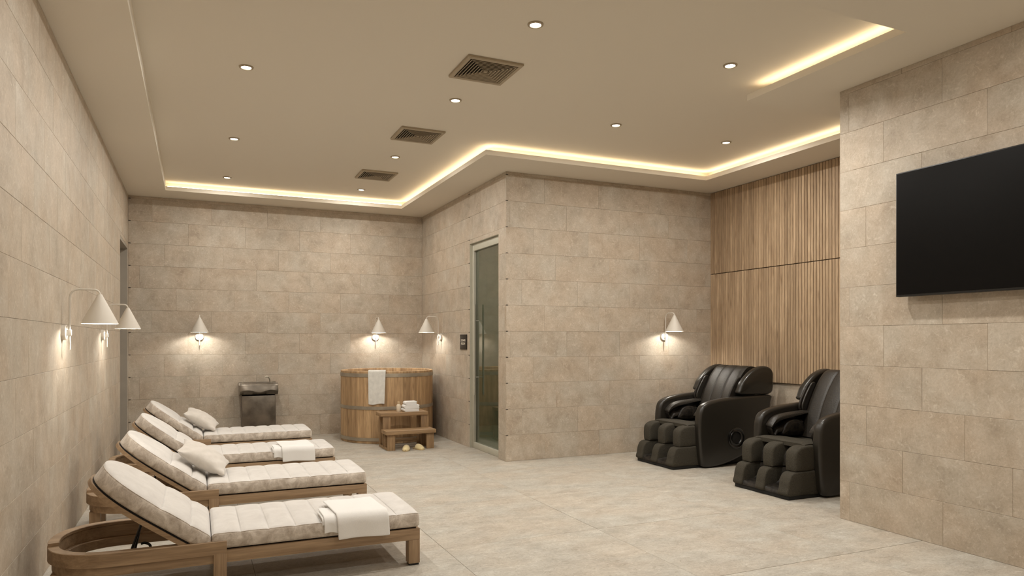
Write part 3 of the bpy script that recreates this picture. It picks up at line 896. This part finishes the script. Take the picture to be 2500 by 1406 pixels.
# ------------------------------------------------------------------ wooden plunge tub
TX, TY, TR, TH = 2.53, 10.02, .655, .985
t = thing('wooden_tub', (TX, TY, 0), 0, 'round wooden plunge tub with steel hoops in the back corner', 'tub')
bm = bmesh.new(); rn = []; ns = 38
angs = [2*PI*i/ns for i in range(ns)]
for i in range(ns):
    a0, a1 = 2*PI*i/ns+.0012, 2*PI*(i+1)/ns-.0012; sub = 3; rv = random.random()
    k0 = len(bm.faces); rings = []
    for z, ro, ri in ((0, TR-.004, TR-.04), (.004, TR, TR-.042), (TH-.005, TR, TR-.042), (TH, TR-.004, TR-.038)):
        ring = [Vector((ro*math.cos(a0+(a1-a0)*k/sub), ro*math.sin(a0+(a1-a0)*k/sub), z)) for k in range(sub+1)]
        ring += [Vector((ri*math.cos(a1-(a1-a0)*k/sub), ri*math.sin(a1-(a1-a0)*k/sub), z)) for k in range(sub+1)]
        rings.append(ring)
    loft(bm, rings); rn += [rv]*(len(bm.faces)-k0)
st = obj('staves', bm, M['tubwood'], t, recalc=True); set_rnd(st, rn)
bm = bmesh.new(); bmesh.ops.create_circle(bm, cap_ends=True, radius=TR-.045, segments=64, matrix=Matrix.Translation((0, 0, .12)))
obj('tub_floor', bm, M['stepwood'], t, recalc=False)
for z0, z1, ex in ((.905, .955, .006), (.462, .507, .006), (.035, .078, .012)):
    bm = bmesh.new(); lathe(bm, [(TR-.001, z0), (TR+ex, z0), (TR+ex+.001, (z0+z1)/2), (TR+ex, z1), (TR-.001, z1)], 96); obj('hoop', bm, M['hoop'], t, 40)
# hanging towel over the rim
def tubtowel(u, v):
    a0 = math.radians(-90-37.0); a = a0+math.radians(21.0)*u*(1-.14*max(0, v-.25))+math.radians(1.0)*v
    ri, ro = TR-.048, TR+.010; L1, L2, L3 = .12, (ro-ri)*1.3, .450; s = v*(L1+L2+L3)
    if s < L1: r, z = ri, TH+.004-(L1-s)
    elif s < L1+L2:
        q = (s-L1)/L2*PI; r = (ri+ro)/2-(ro-ri)/2*math.cos(q); z = TH+.004+.012*math.sin(q)
    else: q = s-L1-L2; r = ro+.003+.004*math.sin(u*7+q*3)*min(1, q*8); z = TH+.004-q-.008*math.sin(u*6)*(q/L3)
    return Vector((TX+r*math.cos(a), TY+r*math.sin(a), z))
tt = sheet('hanging_towel', tubtowel, 18, 60, M['towelgrey'], .007)
tag(tt, 'pale grey towel hanging over the rim of the wooden tub', 'towel')

# ------------------------------------------------------------------ step stool by the tub
t = thing('step_stool', (2.52, 8.80, 0), 0, 'two tread wooden step stool in front of the round tub', 'step stool')
bm = bmesh.new(); box(bm, -.325, .335, -.065, .205, .205, .252, bev=.003); obj('lower_tread', bm, M['stepwood'], t, 40)
bm = bmesh.new(); box(bm, -.335, .305, .195, .465, .412, .460, bev=.003); obj('upper_tread', bm, M['stepwood'], t, 40)
for sx in (-1, 1):
    x0, x1 = (-.300, -.200) if sx < 0 else (.215, .315)
    bm = bmesh.new(); box(bm, x0, x1, -.03, .0, 0, .2045, bev=.002); obj('leg', bm, M['stepwoodz'], t, 40)
    bm = bmesh.new(); box(bm, x0, x1, .206, .236, .0, .4115, bev=.002); obj('leg', bm, M['stepwoodz'], t, 40)
    bm = bmesh.new(); box(bm, x0, x1, .40, .43, 0, .4115, bev=.002); obj('leg', bm, M['stepwoodz'], t, 40)
    xa = x0 if sx < 0 else x1-.02
    bm = bmesh.new(); box(bm, xa, xa+.02, .0005, .2055, 0, .03, bev=.001); box(bm, xa, xa+.02, .2365, .3995, 0, .03, bev=.001)
    box(bm, xa, xa+.02, .10, .13, .03, .2045); obj('side_rail', bm, M['stepwood'], t, 40)
bm = bmesh.new(); box(bm, -.1995, .2145, .405, .425, .05, .09, bev=.002); obj('cross_bar', bm, M['stepwood'], t, 40)

# bottle, folded towels, slippers
t = thing('lotion_bottle', (2.452, 9.10, .460), 0, 'small cream lotion bottle standing left of the towel stack on the step', 'bottle')
bm = bmesh.new(); lathe(bm, [(.002, 0), (.026, 0), (.029, .004), (.029, .082), (.026, .092), (.015, .098), (.015, .108), (.002, .108)], 28); obj('body', bm, M['ceramic'], t, 40)
bm = bmesh.new(); lathe(bm, [(.016, .104), (.018, .106), (.018, .13), (.014, .134), (.002, .134)], 24); obj('cap', bm, M['bottlecap'], t, 40)
def folded_towel(name, w, d, hgt, loc, rz, label):
    bm = bmesh.new(); n = 12
    # nested U folds: closed outline of a double-folded cloth
    a, r = w/2, hgt/2
    def layer(x0, x1, zc, rr, th):
        path = [Vector((x1, 0, zc+rr)), Vector((x0+rr, 0, zc+rr))]
        for k in range(1, n): an = PI/2+PI*k/n; path.append(Vector((x0+rr+rr*math.cos(an), 0, zc+rr*math.sin(an))))
        path += [Vector((x0+rr, 0, zc-rr)), Vector((x1, 0, zc-rr))]
        rings = []
        outer = []; inner = []
        for i, p in enumerate(path):
            tn = (path[min(i+1, len(path)-1)]-path[max(i-1, 0)]).normalized(); nn = Vector((-tn.z, 0, tn.x))
            outer.append(p-nn*th/2); inner.append(p+nn*th/2)
        loop = outer+inner[::-1]
        rings = [[Vector((q.x, y, q.z)) for q in ([c_.lerp(Vector((x0+(x1-x0)/2, 0, zc)), k_) for c_ in loop])] for y, k_ in ((-d/2, .03), (-d/2+.006, 0), (d/2-.006, 0), (d/2, .03))]
        loft(bm, rings)
    th = hgt/4*.96
    layer(-a, a, r, r-th/2, th); layer(-a+th*1.1, a-.004, r, r-th*1.55, th)
    o = obj(name, bm, M['towel'], None, 50); o.location = loc; o.rotation_euler = (0, 0, rz)
    return tag(o, label, 'towel', 'folded white towels stacked on the step')
folded_towel('folded_towel', .205, .15, .043, (2.615, 9.115, .461), .05, 'folded white towel at the bottom of the stack on the step')
folded_towel('folded_towel', .205, .15, .043, (2.620, 9.115, .505), -.03, 'folded white towel in the middle of the stack on the step')
folded_towel('folded_towel', .150, .14, .046, (2.612, 9.115, .549), .02, 'smaller folded white towel on top of the stack')
def slipper(loc, rz, label):
    t = thing('slipper', loc, rz, label, 'slipper', 'pair of cream slippers')
    bm = bmesh.new(); L_, W_ = .235, .095; out = []
    for k in range(40):
        a = 2*PI*k/40; x = math.cos(a)*L_/2; w = W_/2*(1+.12*math.cos(a)); out.append(Vector((x, math.sin(a)*w)))
    rprism(bm, out, 0, .014, r=.005, n=3, to3=lambda a, b, c: (a, b, c)); obj('sole', bm, M['slipsole'], t, 50)
    bm = bmesh.new(); rings = []
    for i in range(13):
        q = i/12; x = L_/2*(.99-q*1.15); w = math.sin(math.acos(max(-1, min(1, x/(L_/2)))))*W_/2*(1+.12*x/(L_/2))*1.02; h = .008+.05*math.sin(min(1, q*1.15+.05)*PI/2)
        rings.append([Vector((x, w*math.cos(PI*k/14), .012+h*math.sin(PI*k/14))) for k in range(15)])
    loft(bm, rings, cap=False, closed=False)
    o = obj('upper', bm, M['slipper'], t, 180); s = o.modifiers.new('thickness', 'SOLIDIFY'); s.thickness = .006; s.offset = -1
    return t
slipper((2.455, 8.74, 0), math.radians(-112), 'left cream slipper on the floor under the step stool')
slipper((2.625, 8.77, 0), math.radians(-74), 'right cream slipper on the floor under the step stool')

# ------------------------------------------------------------------ steam room sign
t = thing('door_sign', (XS, 8.845, 1.284), 0, 'small dark steam room sign left of the glass door', 'sign')
bm = bmesh.new(); box(bm, -.012, -.002, -.125, .125, 0, .2, bev=.002); obj('plate', bm, M['sign'], t, 40)
def text_mesh(body, width, height, y, z, parent):
    cu = bpy.data.curves.new('sign_text', 'FONT'); cu.body = body; cu.align_x = 'CENTER'; cu.align_y = 'CENTER'; cu.extrude = .012; cu.size = 1; cu.offset = .012
    tmp = bpy.data.objects.new('tmp_text', cu); C.objects.link(tmp); bpy.context.view_layer.update()
    me = bpy.data.meshes.new_from_object(tmp.evaluated_get(bpy.context.evaluated_depsgraph_get()))
    bpy.data.objects.remove(tmp)
    xs_ = [v.co.x for v in me.vertices]; ys_ = [v.co.y for v in me.vertices]
    sx, sy = width/(max(xs_)-min(xs_)), height/(max(ys_)-min(ys_)); cx, cy = (max(xs_)+min(xs_))/2, (max(ys_)+min(ys_))/2
    for v in me.vertices:
        a, b_, c_ = (v.co.x-cx)*sx, (v.co.y-cy)*sy, v.co.z
        v.co = Vector((-.0128-c_*.05, y-a, z+b_))
    me.materials.clear(); me.materials.append(M['signtext'])
    o = bpy.data.objects.new('lettering', me); link(o, parent); return o
text_mesh('STEAMS', .170, .029, 0.0, .123, t)
text_mesh('ROOM', .145, .031, 0.0, .079, t)

# ------------------------------------------------------------------ massage chairs
def mk_chair():
    t = thing('massage_chair', (0, 0, 0), 0, '', 'massage chair', 'black massage chairs in the alcove')
    W = .42      # half width; x 0 (foot front) to 1.4 (back); y -W..W
    panel = smooth_loop([(.30, .46), (.322, .635), (.395, .708), (.56, .748), (.80, .770), (1.10, .782), (1.335, .776), (1.335, .70), (1.30, .56), (1.14, .275), (.95, .125), (.69, .036), (.44, .006), (.345, .045), (.315, .20)], 5)
    wing = smooth_loop([(.878, .800), (.885, .87), (.93, .945), (1.06, 1.055), (1.20, 1.108), (1.31, 1.098), (1.37, 1.045), (1.375, .95), (1.345, .80), (1.12, .788)], 5)
    for s in (-1, 1):
        bm = bmesh.new(); rprism(bm, panel, s*W, s*(W-.105), r=.035, n=6, dome0=.012); obj('side_panel', bm, M['shell'], t, 60)
        bm = bmesh.new(); rprism(bm, wing, s*(W-.005), s*(W-.10), r=.032, n=6, dome0=.014); obj('head_wing', bm, M['shell'], t, 60)
    # speaker-like rings on the outer sides
    for s in (-1, 1):
        bm = bmesh.new(); n = 48
        prof = [(.118, .0), (.118, .014), (.108, .020), (.098, .014), (.088, .012), (.078, .022), (.066, .022), (.060, .010), (.058, .004)]
        loft(bm, [[Vector((.80+r*math.cos(2*PI*k/n), s*(W+.004+d), .316+r*math.sin(2*PI*k/n))) for k in range(n)] for r, d in prof], cap=False)
        ro = obj('hub_ring', bm, M['cgloss'], t, 50)
        bm = bmesh.new()
        loft(bm, [[Vector((.80+r*math.cos(2*PI*k/n), s*(W+.004+d), .316+r*math.sin(2*PI*k/n))) for k in range(n)] for r, d in ((.062, .0), (.060, .009), (.03, .012), (.002, .013))])
        obj('hub_disc', bm, M['sole'], ro, 50)
    # inner carcass that fills between the panels
    bm = bmesh.new(); rprism(bm, smooth_loop([(.42, .06), (.42, .36), (.9, .36), (1.15, .70), (1.28, .70), (1.20, .45), (1.02, .20), (.8, .06)], 3), -W+.10, W-.10, r=.02); obj('carcass', bm, M['sole'], t, 50)
    # seat
    bm = bmesh.new(); rings = []
    for i in range(25):
        y = -.305+.61*i/24; e = 1-abs(y)/.305; d = .012*min(1, e*6)
        groove = -.006 if abs(abs(y)-.11) < .008 else 0
        pf = [(.240, .446), (.230, .452), (.230, .476), (.245, .485), (.30, .489), (.50, .474), (.70, .452), (.90, .455), (.95, .40), (.95, .34), (.40, .34), (.38, .464)]
        rings.append([Vector((x, y, z-(.013 if z > .43 else 0)+(d+groove if z > .465 else 0))) for x, z in pf])
    loft(bm, rings); obj('seat', bm, M['cfab'], t, 50)
    # backrest with vertical channels
    bm = bmesh.new(); rings = []; NX = 56
    front = smooth_path([(.78, .45), (.83, .62), (.90, .80), (.99, .96), (1.08, 1.07), (1.15, 1.105), (1.23, 1.10)], 7)
    back = smooth_path([(1.30, 1.04), (1.28, .90), (1.20, .70), (1.05, .45)], 4)
    for i in range(NX+1):
        y = -.262+.524*i/NX; e = abs(y)/.262
        ch = abs(abs(y)-.088); g_ = .010*math.exp(-(ch/.006)**2); puffy = .007*math.cos(PI*min(1, abs(y)/.088*.5)) if abs(y) < .088 else .006*math.sin(PI*min(1, max(0, (abs(y)-.088)/.174)))
        off = -g_+puffy-.01*max(0, e-.85)/.15
        rings.append([Vector((p.x-off*.85, y, p.y+off*.45)) for p in [Vector(q) for q in front]]+[Vector((p.x, y, p.y)) for p in back])
    loft(bm, rings); bo = obj('backrest', bm, M['cleather'], t, 60)
    # shoulder pads beside the head
    for s in (-1, 1):
        for k, (yo, xo) in enumerate(((.278, .030), (.300, .012))):
            bm = bmesh.new()
            pf = smooth_loop([(.80+xo, .70), (.79+xo, .76), (.83+xo, .85), (.90+xo, .955), (.945+xo, .985), (.97+xo, .96), (.94+xo, .86), (.89+xo, .74), (.86+xo, .695)], 4)
            rprism(bm, pf, s*(yo-.012), s*(yo+.014), r=.012, n=4); obj('shoulder_pad', bm, M['cdark'] if k else M['shell'], t, 60)
    # arm pads: upper sleeve, lower flap, hip bolster
    for s in (-1, 1):
        def arm_pad(name, top, y0, y1, th, mat, sag):
            bm = bmesh.new(); rings = []
            P_ = smooth_path(top, 5)
            for j in range(13):
                v = j/12; y = y0+(y1-y0)*v
                up = [Vector((p.x, s*y, p.y-sag*v**2+.012*math.sin(PI*v))) for p in P_]
                dn = [Vector((p.x, s*y, p.y-sag*v**2-th*math.sin(PI*min(1, .15+.85*(k/(len(P_)-1)))*.98+.03))) for k, p in enumerate(P_)]
                rings.append(up+dn[::-1])
            loft(bm, rings); obj(name, bm, mat, t, 60)
        arm_pad('arm_sleeve', [(.375, .585), (.43, .64), (.52, .672), (.70, .690), (.90, .700)], W-.11, .225, .030, M['cleather'], .012)
        arm_pad('arm_rest_pad', [(.385, .560), (.42, .50), (.46, .545), (.55, .560), (.66, .60), (.80, .61)], W-.11, .235, .022, M['cdark'], .02)
        bm = bmesh.new()
        pf = smooth_loop([(.53, .475), (.545, .555), (.60, .610), (.68, .625), (.76, .605), (.81, .55), (.82, .475)], 5)
        rprism(bm, pf, s*.225, s*(W-.104), r=.022, n=5, dome0=.012); obj('hip_bolster', bm, M['cdark'], t, 60)
    # calf rest: three upright pads joined behind
    calf = smooth_loop([(.095, .26), (.095, .39), (.13, .438), (.20, .460), (.33, .462), (.36, .43), (.36, .26), (.33, .242), (.13, .242)], 5)
    for y in (-.275, 0, .275):
        bm = bmesh.new(); rprism(bm, calf, y-.065, y+.065, r=.022, n=5, dome0=.004, dome1=.004); obj('calf_pad', bm, M['cfab'], t, 60)
    bm = bmesh.new()
    for y in (-.137, .137):
        pf = [(.20, .25), (.205, .34), (.24, .41), (.30, .44), (.36, .445), (.40, .26)]
        rings = []
        for i in range(15):
            q = -1+2*i/14; d = .05*(1-q*q)
            rings.append([Vector((x+(d if x < .35 else 0), y+q*.095, z-(.02*(1-q*q) if z > .4 else 0))) for x, z in pf])
        loft(bm, rings)
    obj('calf_lining', bm, M['cdark'], t, 60)
    # foot rest: shaped side and middle walls, well floors, dark sole
    foot = smooth_loop([(.0, .036), (.002, .11), (.016, .175), (.048, .225), (.11, .240), (.24, .240), (.38, .238), (.385, .13), (.38, .036), (.19, .034)], 5)
    for y, w in ((-.285, .062), (0, .056), (.285, .062)):
        bm = bmesh.new(); rprism(bm, foot, y-w, y+w, r=.016, n=4, dome0=.003, dome1=.003); obj('foot_pad', bm, M['cfab'], t, 60)
    bm = bmesh.new()
    for y in (-.14, .14):
        rings = []
        pf = [(.004, .036), (.010, .062), (.03, .072), (.12, .080), (.17, .105), (.20, .16), (.22, .235), (.38, .236), (.38, .036)]
        for i in range(17):
            q = -1+2*i/16; d = .022*q**4
            rings.append([Vector((x+(.02*(1-q*q) if .1 < x < .3 else 0), y+q*.098, z+(d if .05 < z < .2 else 0))) for x, z in pf])
        loft(bm, rings)
    obj('foot_well', bm, [M['cdark']], t, 60)
    bm = bmesh.new(); box(bm, .010, .40, -.338, .338, .0, .036, bev=.006); obj('sole', bm, M['sole'], t, 40)
    bm = bmesh.new(); box(bm, .50, 1.05, -.30, .30, .0, .10, bev=.02); obj('base', bm, M['sole'], t, 40)
    return t
c0 = mk_chair(); c0.location = (4.705, 6.55, 0)
c0['label'] = 'black massage chair by the alcove stone wall, farther from the camera'
dup(c0, (4.725, 4.945, 0), 0, 'black massage chair half hidden behind the television wall, nearer the camera')

# ------------------------------------------------------------------ world and view
w = bpy.data.worlds.new('world'); bpy.context.scene.world = w; w.use_nodes = True
w.node_tree.nodes['Background'].inputs[0].default_value = (.01, .009, .008, 1)
sc = bpy.context.scene
sc.view_settings.view_transform = 'Standard'; sc.view_settings.look = 'None'; sc.view_settings.gamma = 1
sc.view_settings.use_curve_mapping = False; sc.view_settings.exposure = 0.12
sc.cycles.max_bounces = 8; sc.cycles.diffuse_bounces = 5; sc.cycles.glossy_bounces = 4; sc.cycles.transmission_bounces = 6
sc.cycles.use_denoising = True; sc.cycles.sample_clamp_indirect = 6
sc.cycles.caustics_reflective = False; sc.cycles.caustics_refractive = False
